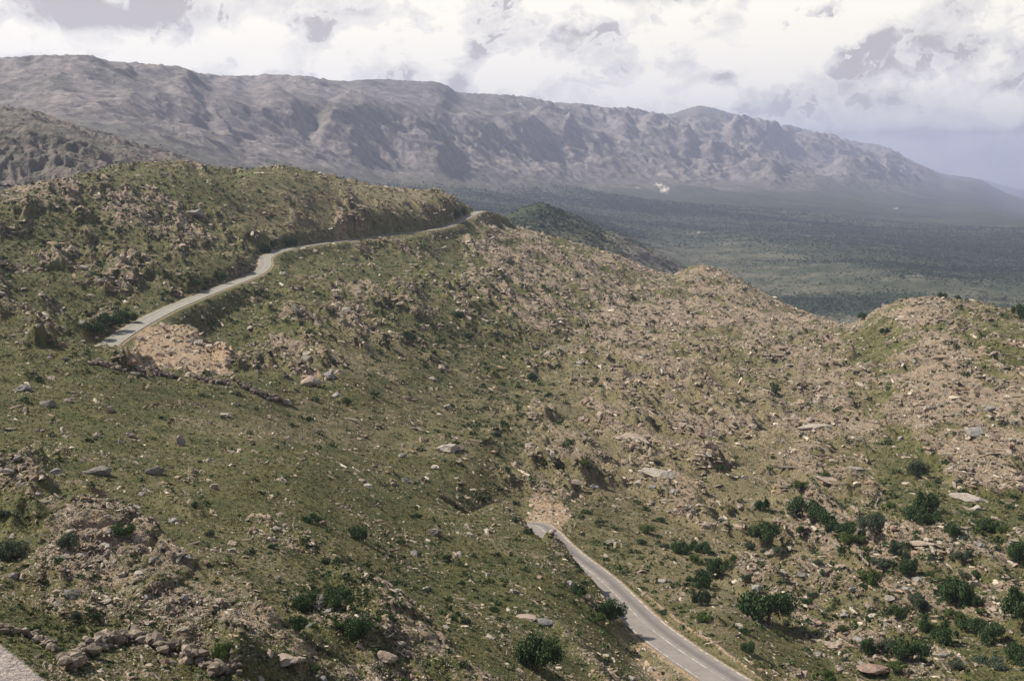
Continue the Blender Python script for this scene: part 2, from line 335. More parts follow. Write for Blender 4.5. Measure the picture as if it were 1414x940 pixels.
def rock_mat():
    N = NT('weathered_stone'); a = N.n('ShaderNodeAttribute', attribute_name='col').outputs['Color']
    n = N.noise(2.0, 5, .65); k = N.ramp(n, .3, .7, .70, 1.22)
    c = N.mul(a, k); c = N.mix(N.ramp(N.noise(.8, 5, .7), .60, .72), c, (.10, .095, .075)); N.color(c)
    N.bump(N.noise(1.6, 5, .7), .35, .9); return N.m
def boulder_mat(name, c1, c2, c3):
    N = NT(name); n = N.noise(.55, 5, .65); c = N.mix(N.ramp(n, .35, .65), c1, c2)
    c = N.mix(N.ramp(N.noise(1.7, 5, .7), .56, .70), c, c3)
    c = N.mix(N.ramp(N.noise(.9, 4, .6, stretch=((.25, 1, 2.5), (0, .3, .5))), .60, .68), c, (.07, .06, .045)); N.color(c)
    N.bump(N.noise(1.3, 6, .7), .5, .9); return N.m
def leaf_mat(name, c1, c2):
    N = NT(name); c = N.mix(N.ramp(N.noise(.9, 3), .3, .7), c1, c2); c = N.mix(N.ramp(N.noise(6., 2), .5, .8), c, tuple(v*1.5 for v in c2)); N.color(c)
    N.b.inputs['Roughness'].default_value = .75; return N.m
def col_mat(name):
    N = NT(name); a = N.n('ShaderNodeAttribute', attribute_name='col').outputs['Color']; N.color(a); return N.m
M_ground = ground_mat(); M_rock = rock_mat(); M_veg = col_mat('undergrowth')
M_leafs = [leaf_mat('foliage_dark', (.042, .072, .028), (.085, .125, .048)), leaf_mat('foliage_grey', (.070, .090, .054), (.120, .140, .085)), leaf_mat('foliage_olive', (.070, .105, .030), (.125, .160, .048))]
Nb = NT('bark'); Nb.color(Nb.mix(Nb.ramp(Nb.noise(3), .3, .7), (.09, .07, .05), (.16, .13, .10))); M_bark = Nb.m
M_b = [boulder_mat('pink_granite', (.34, .26, .20), (.40, .32, .25), (.24, .20, .165)), boulder_mat('grey_granite', (.23, .215, .19), (.33, .30, .26), (.15, .14, .12)), boulder_mat('red_granite', (.28, .18, .135), (.34, .245, .19), (.20, .14, .11)), boulder_mat('pale_granite', (.44, .39, .32), (.38, .32, .25), (.27, .23, .19)), boulder_mat('shaded_granite', (.17, .155, .13), (.24, .21, .175), (.09, .085, .07))]  # darkest granite: shadow on viewer-side faces is put into its colour
# ------------------------------------------------------------------ near hillside object
me = grid_mesh('hillside', X, Y, Z)
attr(me, 'rock', rock); attr(me, 'dry', dryA); attr(me, 'soil', soil); attr(me, 'gravel', grav)
tag(link('hillside', me, [M_ground]), kind='structure')
# ------------------------------------------------------------------ roads
def ribbon(R, off, half, dz, thick=None, seg=None):
    T = np.gradient(R[:, :2], axis=0); T /= np.linalg.norm(T, axis=1)[:, None]; Nn = np.stack([T[:, 1], -T[:, 0]], 1)
    if seg: R = R[seg[0]:seg[1]]; Nn = Nn[seg[0]:seg[1]]
    a = R[:, :2]+Nn*(off-half); b = R[:, :2]+Nn*(off+half); z = R[:, 2]+dz; n = len(R)
    v = np.concatenate([np.c_[a, z], np.c_[b, z]]); f = []
    for i in range(n-1): f += [i, i+1, n+i+1, n+i]
    tot = [4]*(n-1)
    if thick:
        v = np.concatenate([v, np.c_[a, z-thick], np.c_[b, z-thick]])
        for i in range(n-1): f += [i, 2*n+i, 2*n+i+1, i+1]+[n+i, n+i+1, 3*n+i+1, 3*n+i]
        tot += [4]*(2*(n-1))
    return v, f, tot
def road_mat(name, c1, c2, worn):
    N = NT(name); a = N.attr('lat'); c = N.mix(N.ramp(N.noise(.25, 5, .6), .3, .7), c1, c2)
    w = N.ramp(a, .16, .38, 0, 1); w2 = N.ramp(a, .46, .86, 1, 0); N_ = N.math('MULTIPLY', w, w2)
    c = N.mix(N.math('MULTIPLY', N_, .75), c, worn); c = N.mul(c, N.ramp(N.noise(.35, 2, .4, dist=.8), .56, .60, 1.0, .92)); c = N.mul(c, N.ramp(N.voro(.30, 'DISTANCE_TO_EDGE').outputs['Distance'], 0., .035, .88, 1.0)); N.color(N.mul(c, N.ramp(N.noise(8, 3), .3, .7, .9, 1.1))); N.b.inputs['Roughness'].default_value = .8; return N.m
def make_road(name, R, half, mat, lines):
    v, f, t = ribbon(R, 0, half, 0, .6); n = len(R)
    # subdivide across so the wheel-worn bands can be stored per vertex
    K = 9; T = np.gradient(R[:, :2], axis=0); T /= np.linalg.norm(T, axis=1)[:, None]; Nn = np.stack([T[:, 1], -T[:, 0]], 1)
    lat = np.linspace(-1, 1, K); top = np.concatenate([np.c_[R[:, :2]+Nn*l*half, R[:, 2]+.05*(1-l*l)] for l in lat])
    F = [];
    for k in range(K-1):
        for i in range(n-1): F += [k*n+i, k*n+i+1, (k+1)*n+i+1, (k+1)*n+i]
    side = np.concatenate([np.c_[R[:, :2]-Nn*half, R[:, 2]-.6], np.c_[R[:, :2]+Nn*half, R[:, 2]-.6]]); o = K*n
    for i in range(n-1): F += [i, o+i, o+i+1, i+1]+[(K-1)*n+i, (K-1)*n+i+1, o+n+i+1, o+n+i]
    co = np.concatenate([top, side]); me = mesh_np(name, co, F, [4]*(len(F)//4), False)
    attr(me, 'lat', np.concatenate([np.repeat(-lat, n), np.zeros(2*n)]))
    tag(link(name, me, [mat]), kind='structure')
    V = []; FF = []; TT = []; base = 0
    for off, hw, dash in lines:
        if dash:
            i = 0
            while i < n-dash:
                v, f, t = ribbon(R, off, hw, .065, seg=(i, i+dash)); V.append(v); FF += [q+base for q in f]; TT += t; base += len(v); i += dash+1
        else:
            v, f, t = ribbon(R, off, hw, .055+.02*(off == 0)); V.append(v); FF += [q+base for q in f]; TT += t; base += len(v)
    me = mesh_np('road_marking', np.concatenate(V), FF, TT, False)
    return tag(link('road_marking', me, [M_line]), kind='structure')
Nl = NT('road_paint'); Nl.color(Nl.mix(Nl.ramp(Nl.noise(.8, 5), .38, .60), (.50, .455, .37), (.26, .235, .20))); M_line = Nl.m
M_asph = road_mat('worn_asphalt', (.225, .195, .17), (.26, .225, .195), (.135, .118, .105)); M_conc = road_mat('bleached_asphalt', (.27, .25, .195), (.30, .275, .22), (.22, .205, .165))
make_road('road', road_lo, 3.9, M_asph, [(-3.65, .17, 0), (3.62, .13, 0), (0, .14, 0)])
make_road('road', road_up, 4.1, M_conc, [(3.8, .16, 0), (-3.8, .16, 0), (0, .12, 0)])
# ------------------------------------------------------------------ far sheet: foothills, plain and mountains
LF = np.linspace(math.log(1420), math.log(50000), 1500)
s = Field(far_pts, 2e-4).grid(AZ, LF); A2f, L2f = np.meshgrid(AZ, LF); Rf = np.exp(L2f); Xf = Rf*np.sin(A2f); Yf = Rf*np.cos(A2f); Zf = s*Rf
pfx, pfy = topix(Xf, Yf, Zf)
mtn = sstep(0, 1, blobs([(0,130,420,75,1.3),(400,160,240,70,1.3),(700,185,200,58,1.4),(950,200,200,48,1.3),(1180,225,140,32,1.1)], pfx, pfy))*sstep(2700, 4200, Rf)
ridgeL = sstep(2600, 2200, Rf)*sstep(500, 300, pfx)
spf = np.maximum(Rf*.00075, Rf*.00238*.75)
def rid(lam, seed, st=(1, 1), rot=0):
    c, s_ = math.cos(rot), math.sin(rot); wx = Xf+fbm(Xf/lam/2, Yf/lam/2, seed+50, 2)*lam*.5
    n = 1-np.abs(perlin((c*wx+s_*Yf)/lam/st[0], (-s_*wx+c*Yf)/lam/st[1], seed))*2
    return n*sstep(1.3, 3, lam/spf)
gain = sstep(3500, 14000, Rf)*.9+.7
# spurs run down the face towards lower right; valleys cut behind them
rr = rid(1700, 61, (1, 2.4), -.45)*.8+rid(800, 62, (1, 2.0), -.4)*.42+rid(330, 63)*.27+rid(150, 64)*.17+rid(75, 65)*.08+rid(38, 66)*.035
Zf = Zf+mtn*gain*105*(rr-.75)
# long spurs with a steep flank away from the sun, one per segment: (x0, y0, x1, y1, width px, height m)
dx_ = 0
for (x0, y0, x1, y1, w_, h_) in [(478,122,632,212,26,150),(455,160,512,205,18,100),(640,148,690,178,12,80),(705,140,748,172,14,100),(742,138,800,178,18,150),(850,152,880,176,12,120),(893,158,965,196,16,170),(1010,165,1080,186,14,170),(1080,172,1160,196,14,170),
    (970,214,1045,222,9,120),(1038,228,1078,246,9,120),(1145,232,1270,248,9,130),(370,118,420,150,14,90),(250,100,290,150,14,70),(300,140,330,190,12,60),(560,240,640,262,12,60),(640,215,655,200,10,40)]:
    L_ = math.hypot(x1-x0, y1-y0); tx, ty = (x1-x0)/L_, (y1-y0)/L_; wob = fbm(Xf/450, Yf/450, 95, 3)*9
    u_ = (pfx-x0)*tx+(pfy-y0)*ty; v_ = (pfx-x0)*ty-(pfy-y0)*tx+wob   # v > 0: to the upper right of the spur
    Zf = Zf+mtn*h_*.75*np.where(v_ < -w_*.4, np.exp(-((v_+w_*.4)/(w_*1.3))**2), np.exp(-((v_+w_*.4)/(w_*.30))**2))*sstep(-12, 14, u_)*sstep(L_+12, L_-14, u_)*(Rf/8000)**.8
rl = rid(160, 71)*5+rid(75, 72)*4.0+rid(35, 73)*2.6+rid(17, 74)*1.9+rid(8, 75)*1.0
Zf = Zf+ridgeL*rl*1.9
Zf = pin(Zf, Rf, np.exp(LF) > 3500, [(-250,78),(0,80),(60,76),(125,76),(150,85),(180,86),(250,92),(275,101),(300,104),(350,105),(365,102),(430,106),(455,111),(480,112),(500,109),(560,112),(600,112),(618,117),(630,128),(700,131),(730,134),(770,142),(805,143),(840,149),(870,148),(900,155),(925,158),(945,152),(965,145),(990,150),(1010,157),(1020,158),(1060,166),(1110,178),(1160,189),(1190,198),(1205,198),(1230,205),(1255,220),(1300,240),(1345,246),(1365,250),(1390,258),(1414,262),(1660,268)], .045, 5)
Zf = pin(Zf, Rf, (np.exp(LF) > 1450) & (np.exp(LF) < 2580), [(-250,138),(0,146),(50,152),(75,163),(100,170),(150,184),(200,200),(235,208),(280,228),(330,238),(400,258),(500,288),(600,316),(690,312),(712,301),(726,293),(745,289),(758,293),(772,297),(790,307),(815,314),(832,326),(850,328),(870,338),(900,350),(950,376),(1010,398),(1080,425),(1150,455),(1250,462),(1414,470),(1660,480)], .03, 6)
plain = (1-mtn)*(1-ridgeL)
Zf = Zf+plain*(fbm(Xf/700, Yf/700, 81, 3)*22*sstep(1800, 4000, Rf)+fbm(Xf/200, Yf/200, 82, 4)*9+fbm(Xf/40, Yf/40, 83, 2)*3.5*sstep(1.2, 3, 40/spf)+(rid(120, 84)*7+rid(50, 85)*4+rid(20, 86)*2.2)*sstep(3200, 2400, Rf))
qx, qy = pfx, pfy; pfx = pfx+fbm(Xf/900, Yf/900, 87, 5, .6)*90; pfy = pfy+fbm(Xf/900, Yf/900, 88, 5, .6)*16
forest = blobs([(1150,300,420,30,1.1),(900,285,260,26,.9),(1400,350,260,50,1.1),(760,300,70,14,.35),(850,340,60,16,.25),(1120,415,120,10,.8),(1200,430,200,20,.5),(640,270,160,14,.5),(1000,350,80,10,.3),(1414,262,80,10,.5),(450,245,80,10,.3)], pfx, pfy)
light = blobs([(1000,345,60,8,.5),(1130,380,110,11,.85),(1260,400,60,8,.6),(1370,398,80,6,.6),(960,262,120,8,.3),(880,245,160,14,.4),(1060,348,50,5,.8),(560,235,90,20,.2),(900,350,60,12,.3),(950,368,50,10,.8),(1060,400,60,6,.4)], pfx, pfy)
pfx, pfy = qx, qy
quarry = blobs([(910,260,7,2.2,1.5),(917,265,6,2.2,1.3),(809,238,2,5,.8),(880,262,5,1,.8),(1100,250,6,1,.6),(1238,288,5,1,.7),(960,322,12,1.2,.6)], pfx, pfy)
fo = np.clip(forest*1.3-light*1.1+fbm(Xf/500, Yf/500, 91, 5, .65)*.7+fbm(Xf/90, Yf/90, 92, 4, .65)*.5*sstep(9000, 4000, Rf), 0, 1)*(1-ridgeL)*(.5+.5*sstep(2500, 2900, Rf))
quarry = np.clip(quarry*.9+fbm(pfx/4, pfy/2.5, 97, 2)*.9*(quarry > .15)-.25, 0, 1)
me = grid_mesh('terrain', Xf, Yf, Zf); attr(me, 'forest', fo); foot = sstep(2700, 2450, Rf)*sstep(825, 880, qx)*.8*sstep(-.3, .2, fbm(Xf/60, Yf/60, 99, 3)); attr(me, 'mountain', np.maximum(np.maximum(mtn, ridgeL), foot)); attr(me, 'bare', np.clip(quarry, 0, 1)); attr(me, 'nearness', ridgeL); attr(me, 'shade_bands', sstep(-.35, .35, fbm(Xf/1400, Yf/420, 98, 4, .6)))  # last attribute: stretched bands that darken the forest in place of cloud shadow
def far_mat():
    N = NT('far_terrain'); fo = N.attr('forest'); mt = N.attr('mountain'); ba = N.attr('bare')
    a = N.noise(.004, 6, .65); b = N.noise(.02, 5, .7); d = N.noise(.12, 4, .7)
    meadow = N.mix(N.ramp(a, .35, .65), (.052, .064, .042), (.140, .130, .090)); meadow = N.mix(N.ramp(b, .5, .65), meadow, (.05, .06, .03))
    fc = N.mix(N.ramp(b, .35, .65), (.016, .024, .019), (.038, .050, .034)); fc = N.mix(N.ramp(N.noise(.0022, 5, .6), .42, .62), fc, (.045, .058, .033)); fc = N.mix(N.attr('shade_bands'), N.mix(.5, fc, (.085, .09, .05)), fc)  # streaks and bands put cloud shadow into the forest colour
    c = N.mix(N.ramp(N.math('ADD', fo, N.math('MULTIPLY', N.math('SUBTRACT', b, .5), .8)), .3, .55), meadow, fc)
    st = N.noise(.012, 6, .7, stretch=((1.6, 1.6, .5), (0, 0, 0)))
    rk = N.mix(N.ramp(st, .35, .65), (.160, .140, .128), (.285, .245, .212)); rk = N.mix(N.ramp(a, .5, .68), rk, (.125, .118, .085)); rk = N.mix(N.ramp(d, .55, .8), rk, (.10, .088, .07))
    c = N.mix(mt, c, N.mix(N.math('MULTIPLY', N.attr('nearness'), .6), rk, N.mix(N.ramp(N.noise(.03, 5, .65), .42, .6), (.15, .12, .09), (.06, .062, .038)))); c = N.mix(ba, c, (.75, .68, .58)); N.color(c); N.bump(N.math('ADD', b, N.math('MULTIPLY', d, .3)), 18, .6); return N.m
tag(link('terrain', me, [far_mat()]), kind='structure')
# ------------------------------------------------------------------ rocks
def ico(sub):
    import bmesh
    bm = bmesh.new(); bmesh.ops.create_icosphere(bm, subdivisions=sub, radius=1)
    v = np.array([x.co[:] for x in bm.verts]); f = np.array([[q.index for q in p.verts] for p in bm.faces]); bm.free(); return v, f
I1, F1 = ico(1); I2, F2 = ico(3)
def chip(v, n, lo, hi, g):
    """cut planes off a ball: angular rock"""
    v = v.copy()
    for _ in range(n):
        d = g.normal(size=3); d /= np.linalg.norm(d); h = g.uniform(lo, hi); t = v@d; m = t > h; v[m] -= np.outer(t[m]-h, d)
    return v
proto = [chip(I1*1.15, 5, .45, .85, rng)*[1.25, .9, .7] for _ in range(12)]
def rotm(a, tilt, az):
    ca, sa = np.cos(a), np.sin(a); Rz = np.zeros((len(a), 3, 3)); Rz[:, 0, 0] = ca; Rz[:, 0, 1] = -sa; Rz[:, 1, 0] = sa; Rz[:, 1, 1] = ca; Rz[:, 2, 2] = 1
    k = np.stack([np.cos(az), np.sin(az), 0*az], 1); ct, st = np.cos(tilt), np.sin(tilt); Kx = np.zeros((len(a), 3, 3))
    Kx[:, 0, 2] = k[:, 1]; Kx[:, 1, 2] = -k[:, 0]; Kx[:, 2, 0] = -k[:, 1]; Kx[:, 2, 1] = k[:, 0]
    Rt = np.eye(3)[None]+st[:, None, None]*Kx+(1-ct)[:, None, None]*(Kx@Kx); return Rt@Rz
ds = np.zeros_like(slope_now); ds[1:] = np.clip(slope_now[1:]-run[:-1], 0, None)
inframe = (np.abs(A2) < math.radians(24.3)) & (py > -10) & (py < 965) & (R2 < 1700)
clear = (DU > 5.2+2.5*(SU > 0)) & (DL > 4.8) & (grav < .3)
def sample(n, wt):
    w = (np.clip(ds, 0, .003)+.00012*vis+.00002)*inframe*clear*wt; w = w.ravel().astype(np.float64); c = np.cumsum(w)
    k = np.searchsorted(c, rng.random(n)*c[-1]); i, j = np.divmod(np.clip(k, 0, w.size-1), X.shape[1])
    i = np.clip(i, 0, X.shape[0]-2); j = np.clip(j, 0, X.shape[1]-2)
    fj = rng.random(n); fi = rng.random(n)
    g = lambda Q: (Q[i, j]*(1-fi)*(1-fj)+Q[i+1, j]*fi*(1-fj)+Q[i, j+1]*(1-fi)*fj+Q[i+1, j+1]*fi*fj)
    return g(X), g(Y), g(Z), R2[i, j], i, j
NR = 150000
clus = sstep(-.15, .45, fbm(X/14, Y/14, 15, 3))
wr = (sstep(.3, .8, rock)*1.0+.26)*(.16+1.4*clus)+.4*soil
rx, ry, rz, rr_, ri, rj = sample(NR, wr)
psz = .50*(1-rng.random(NR))**(-1/2.05); psz = np.clip(psz, 0, 5.0*(.6+.4*rng.random(NR)))   # radius in render pixels, power law
rad = np.clip(psz*rr_/1236, .10, 2.4*(rng.random(NR)*.6+.6))
visr = vis[ri, rj]
order = np.argsort(-(rad/rr_)*visr); big_idx = order[:230]; rest = order[230:]
def rocks_mesh(name, ids):
    n = len(ids); R = rotm(-1.22+rng.normal(size=n)*.5, rng.random(n)*.5, rng.random(n)*6.28); V = np.empty((n, len(I1), 3)); pi = rng.integers(0, 12, n)
    for k in range(12):
        m = pi == k; V[m] = proto[k][None]
    slab = (rng.random(n) < .35)[:, None, None]; V = V*np.where(slab, np.array([1.7, .8, .55]), 1.0)
    V = V*(rad[ids][:, None, None]*rng.uniform(.7, 1.3, (n, 1, 3))*np.array([1.25, .9, .85])); V = np.einsum('nij,nvj->nvi', R, V)
    V += np.stack([rx[ids], ry[ids], rz[ids]-rad[ids]*.05], 1)[:, None]
    f = (F1[None]+(np.arange(n)*len(I1))[:, None, None]).reshape(-1)
    me = mesh_np(name, V.reshape(-1, 3), f, np.full(n*len(F1), 3), False)
    t = rng.random(n)[:, None]; pale = (rng.random(n) < .15)[:, None]
    c = (1-t)*np.array([.335, .24, .158])+t*np.array([.28, .24, .19]); sl_ = soil[ri[ids], rj[ids]][:, None]; c = c*(1-sl_)+sl_*np.array([.43, .33, .24]); c = np.where(pale, np.array([.54, .46, .35]), c)*rng.uniform(.45, 1.2, (n, 1))
    attr_col(me, 'col', np.repeat(c, len(I1), 0)); return me
tag(link('scattered_stones', rocks_mesh('scattered_stones', rest), [M_rock]), 'countless small pinkish grey stones strewn over the grassy hillsides', 'stones', kind='stuff')
def boulder_mesh(name, seed, scale=(1, 1, 1), n=9, lump=.16):
    g = np.random.default_rng(seed); v = chip(I2*1.1, n, .5, .9, g)
    q = v+g.normal(size=3)*5; d = perlin(q[:, 0]*1.7+q[:, 2], q[:, 1]*1.7-q[:, 2]*1.3, seed)*lump+perlin(q[:, 0]*4+q[:, 2]*3, q[:, 1]*4, seed+1)*lump*.4
    v = v*(1+d[:, None])*np.array(scale); me = mesh_np(name, v, F2.ravel(), np.full(len(F2), 3), False); return me
def zone(x, y):
    """which stretch of hillside a photo position belongs to"""
    if x > 900 and y > 600: return 'brushy slope right of lower road'
    if x > 1190: return 'rocky knoll at far right'
    if y < 480 and x < 640: return 'green hill around upper road'
    if y > 700 and x < 420: return 'stony ground at bottom left'
    if x < 740 and y > 560: return 'green slope left of lower road'
    return 'broad brown slope beyond the road'
bm_protos = {}
for k in range(8):
    me = boulder_mesh('boulder', 100+k, (1.2, .95, .75)); me.materials.append(M_b[[0, 1, 0, 3, 1, 0, 2, 3][k]]); bm_protos[k] = me
for q in big_idx:
    k = int(rng.integers(0, 8)); o = bpy.data.objects.new('boulder', bm_protos[k]); C.objects.link(o)
    o.location = (rx[q], ry[q], rz[q]+rad[q]*.15); sc_ = rad[q]; o.scale = (sc_*rng.uniform(.8, 1.2), sc_*rng.uniform(.8, 1.2), sc_*rng.uniform(.7, 1.1)); o.rotation_euler = (rng.uniform(-.3, .3), rng.uniform(-.3, .3), rng.uniform(0, 6.28))
    zx, zy = topix(rx[q], ry[q], rz[q]); zn = zone(float(zx), float(zy))
    tag(o, 'loose granite boulder among many on the '+zn, 'boulder', 'loose boulders on the '+zn)
# named outcrops: (photo x, y, width px, shape, material, label)
OUT = [
 (250,615,13,(.7,.6,1.1),1,'upright pale boulder standing alone on the green slope with shadow on its right'),
 (166,613,9,(.8,.7,1.0),1,'small upright boulder just left of the lone standing one on the green slope'),
 (128,655,46,(1.3,.7,.42),4,'long low dark ledge in grass, left of the pair below the standing boulder'),
 (213,655,34,(1.2,.7,.55),4,'blocky dark outcrop in grass, right of the pair below the standing boulder'),
 (65,560,26,(1.2,.9,.5),4,'grey rounded outcrop high on the left edge of the green slope'),
 (36,540,26,(1.1,.9,.6),1,'smaller grey outcrop at the left edge just above the rounded grey one'),
 (912,655,52,(1.4,.9,.30),3,'pale cream flat slab of rock on the brown slope above the lower road'),
 (872,605,46,(1.5,.9,.45),0,'pink layered outcrop on the brown slope above the pale flat slab'),
 (618,622,44,(1.5,.8,.4),3,'long grey and cream outcrop in the middle of the green near slope'),
 (600,738,22,(1,.9,.7),4,'dark rounded boulder half sunk in the green slope left of the lower road'),
 (890,495,10,(1,.9,.9),1,'single dark boulder standing out on the broad brown slope'),
 (727,855,30,(1.3,.9,.5),0,'pink slab with dark hollow on the green slope below the lower road bend'),
 (755,862,28,(1.2,.6,.5),1,'narrow dark rock leaning beside the pink slab near the big bush'),
 (102,826,32,(1.1,.8,.6),4,'black shaded rock hump among pale rubble at lower left'),
 (1150,892,36,(1.5,.9,.45),0,'pale pink ledge just up the slope from the smooth outcrop at lower right'),
 (1207,927,44,(1.3,1.0,.32),2,'large smooth reddish outcrop at the bottom edge among dark bushes'),
 (1350,600,30,(1.2,.9,.7),1,'domed grey boulder on the rocky knoll at right'),
 (1340,690,50,(1.6,.9,.35),3,'layered pale ledges on the knoll above the green hollow'),
 (1270,755,50,(1.7,.8,.3),0,'long pink slab just below the bright green hollow'),
 (1150,665,60,(1.8,.7,.28),0,'long pink slab pointing down to the bright green hollow'),
 (1125,590,44,(1.7,.8,.3),3,'pale pink slab in the middle of the brown slope'),
 (425,530,36,(1.3,.9,.5),0,'jagged pink and grey outcrop right of the bare orange bank'),
 (455,520,22,(1,.9,.7),1,'grey boulder on the right end of the jagged outcrop past the orange bank'),
 (440,830,34,(1.1,.9,.6),4,'grey rock among black bushes at the bottom of the near slope'),
 (395,915,70,(1.6,1.0,.35),0,'wide pink rock shelf at the bottom edge left of the black bushes'),
 (530,910,34,(1.1,.9,.6),0,'pinkish block at the bottom edge right of the black bushes'),
 (270,300,30,(1.2,.8,.6),1,'dark brown crag on the green hill above the upper road'),
 (230,243,14,(1.1,.8,.6),1,'grey rock near the top of the green hill'),
 (1295,815,13,(1.1,.9,.8),0,'reddish boulder with a shadowed left side between bushes at right'),
 (790,670,34,(1.5,.9,.4),0,'cluster of pink blocks above the end of the lower road'),
 (560,665,14,(1,.8,.8),1,'small grey block on the green slope below the long cream outcrop'),
 (295,675,18,(1.2,.8,.7),0,'pinkish block in the grass right of the two dark ledges'),
 (1185,650,30,(1.9,.6,.35),1,'dark narrow ledge shading the long pink slab above the green hollow'),
]
for i, (x, y, w, sh, mi, lab) in enumerate(OUT):
    p, r = hit(x, y); sc_ = w*.5*r/FPX/max(sh[0]*.95, .6)
    me = boulder_mesh('rock_outcrop', 300+i, sh, 14, .24); me.materials.append(M_b[mi])
    o = link('rock_outcrop' if w > 20 else 'boulder', me, loc=(p[0], p[1], p[2]+sc_*sh[2]*.25)); o.scale = (sc_,)*3; o.rotation_euler = (rng.uniform(-.1, .1), rng.uniform(-.12, .12), -math.atan2(p[0], p[1])+rng.uniform(-.35, .05)); tag(o, lab, 'rock')
# dry ledges of stacked stones, bottom left
def ledge(pts, n, size, label, seed, hgt=1.0, spread=.6, tone_=.8):
    g = np.random.default_rng(seed); P = [hit(*q)[0] for q in pts]; P = catmull(P, 20); V = []; Fs = []; b = 0
    for k in range(n):
        t = g.random()*(len(P)-1.001); i = int(t); c = P[i]*(1-t+i)+P[i+1]*(t-i); c = c.copy(); c[:2] += g.normal(size=2)*size*spread; c[2] = ground_z(c[0], c[1])+g.random()*size*1.5*hgt
        s_ = size*g.uniform(.3, 1.15); R = rotm(np.array([g.random()*6.28]), np.array([g.random()*.5]), np.array([g.random()*6.28]))[0]
        v = chip(I1*1.15, 5, .45, .85, g)*[1.3, .9, .7]*s_; V.append(v@R.T+c); Fs.append(F1+b); b += len(v)
    V = np.concatenate(V); o0 = V.mean(0); o0[2] = V[:, 2].min(); me = mesh_np('rock_ledge', V-o0, np.concatenate(Fs).ravel(), np.full(n*len(F1), 3), False)
    c = np.repeat(np.array([.36, .29, .22])*tone_*g.uniform(.5, 1.15, (n, 1)), len(I1), 0); attr_col(me, 'col', c); tag(link('rock_ledge', me, [M_rock], loc=o0), label, 'rock')
ledge([(95,925),(105,912),(140,893),(185,888),(225,898),(285,920)], 170, .62, 'arched ledge of stacked stones with black shade under it at bottom left', 5)  # stone colour toned down to carry the black shade beneath
ledge([(-5,872),(30,876),(60,890),(78,905)], 60, .42, 'short row of pale stones beside the gravel corner at bottom left', 6)
ledge([(290,935),(315,922),(330,925)], 40, .5, 'small heap of stones at the bottom edge right of the arched ledge', 8)
ledge([(128,502),(150,507),(168,512)], 70, .9, 'low heap of broken rocks on the near crest directly under the upper road end', 9, .7, 1.0, .75)
ledge([(186,508),(215,515),(242,521)], 190, .9, 'broken rock ledge on the near crest under the left half of the orange bank', 10, .7, 1.0, .65)
ledge([(268,522),(292,529),(312,531)], 150, 1.0, 'broken rock ledge on the near crest under the right half of the orange bank', 11, .8, 1.0, .6)
ledge([(340,536),(362,548),(388,552)], 80, 1.1, 'dark broken ledge on the near crest well to the right of the orange bank', 12, .8, 1.0, .5)
# ------------------------------------------------------------------ grass tufts and low bushes (uncountable)
def clump_mesh(name, xs, ys, zs, rad, cols, nl, leaf, up, g):
    n = len(xs); d = g.normal(size=(n, nl, 3)); d /= np.linalg.norm(d, axis=2)[..., None]; d[..., 2] = np.abs(d[..., 2])*up
    rr = g.random((n, nl, 1))**.4; c = d*rr*rad[:, None, None]+np.stack([xs, ys, zs], 1)[:, None]
    a = g.normal(size=(n, nl, 3)); a /= np.linalg.norm(a, axis=2)[..., None]; b = np.cross(a, g.normal(size=(n, nl, 3))); b /= np.linalg.norm(b, axis=2)[..., None]
    L = rad[:, None, None]*leaf; V = np.stack([c-a*L, c+b*L*.8, c+a*L], 2).reshape(-1, 3)
    me = mesh_np(name, V, np.arange(len(V)), np.full(n*nl, 3), False); k = cols[:, None, :]*g.uniform(.7, 1.3, (n, nl, 1)); attr_col(me, 'col', np.repeat(k.reshape(-1, 3), 3, 0)); return me
NG = 60000; wg = 1.15-sstep(.3, .9, rock)*.7-soil*.8
gx, gy, gz, gr, gi, gj = sample(NG, np.clip(wg, .02, 2)); d_ = dryA[gi, gj][:, None]*.9+rng.random((NG, 1))**2*.8-.1; d_ = np.clip(d_, 0, 1)
gc = (1-d_)*np.array([.106, .115, .041])+d_*np.array([.30, .245, .115]); grad = np.clip(rng.uniform(.8, 1.9, NG)*gr/1236, .14, 1.1)
tag(link('grass', clump_mesh('grass', gx, gy, gz, grad, gc, 7, .6, .8, rng), [M_veg]), 'tufts of green and straw coloured mountain grass all over the slopes', 'grass', kind='stuff')
NB = 10000
bushB = blobs([(640,460,100,60,1.5),(690,590,60,60,1.5),(1240,800,180,110,1.8),(470,830,60,50,3),(900,780,100,70,.8),(150,450,40,14,5),(300,400,90,30,1.2),(230,300,120,50,1.2),(1350,470,80,70,.7),(60,330,80,60,1),(100,850,120,60,1),(600,830,200,100,.8),(1360,730,70,20,1.5)], px, py)
bx, by, bz, br, bi, bj = sample(NB, (.18+bushB)*(1-soil)); brad = np.clip(1.1*(1-rng.random(NB))**(-1/2.2), 0, 5)*br/1236; brad = np.clip(brad, .2, 2.0)
bc = np.array([.052, .070, .028])*rng.uniform(.7, 1.9, (NB, 1))
vb = vis[bi, bj]; ob = np.argsort(-(brad/br)*vb); nind = 110
rb = ob[nind:]
tag(link('undergrowth', clump_mesh('undergrowth', bx[rb], by[rb], bz[rb], brad[rb], bc[rb], 34, .42, .9, rng), [M_veg]), 'low dark scrub dotted over the slopes, too small to count', 'scrub', kind='stuff')
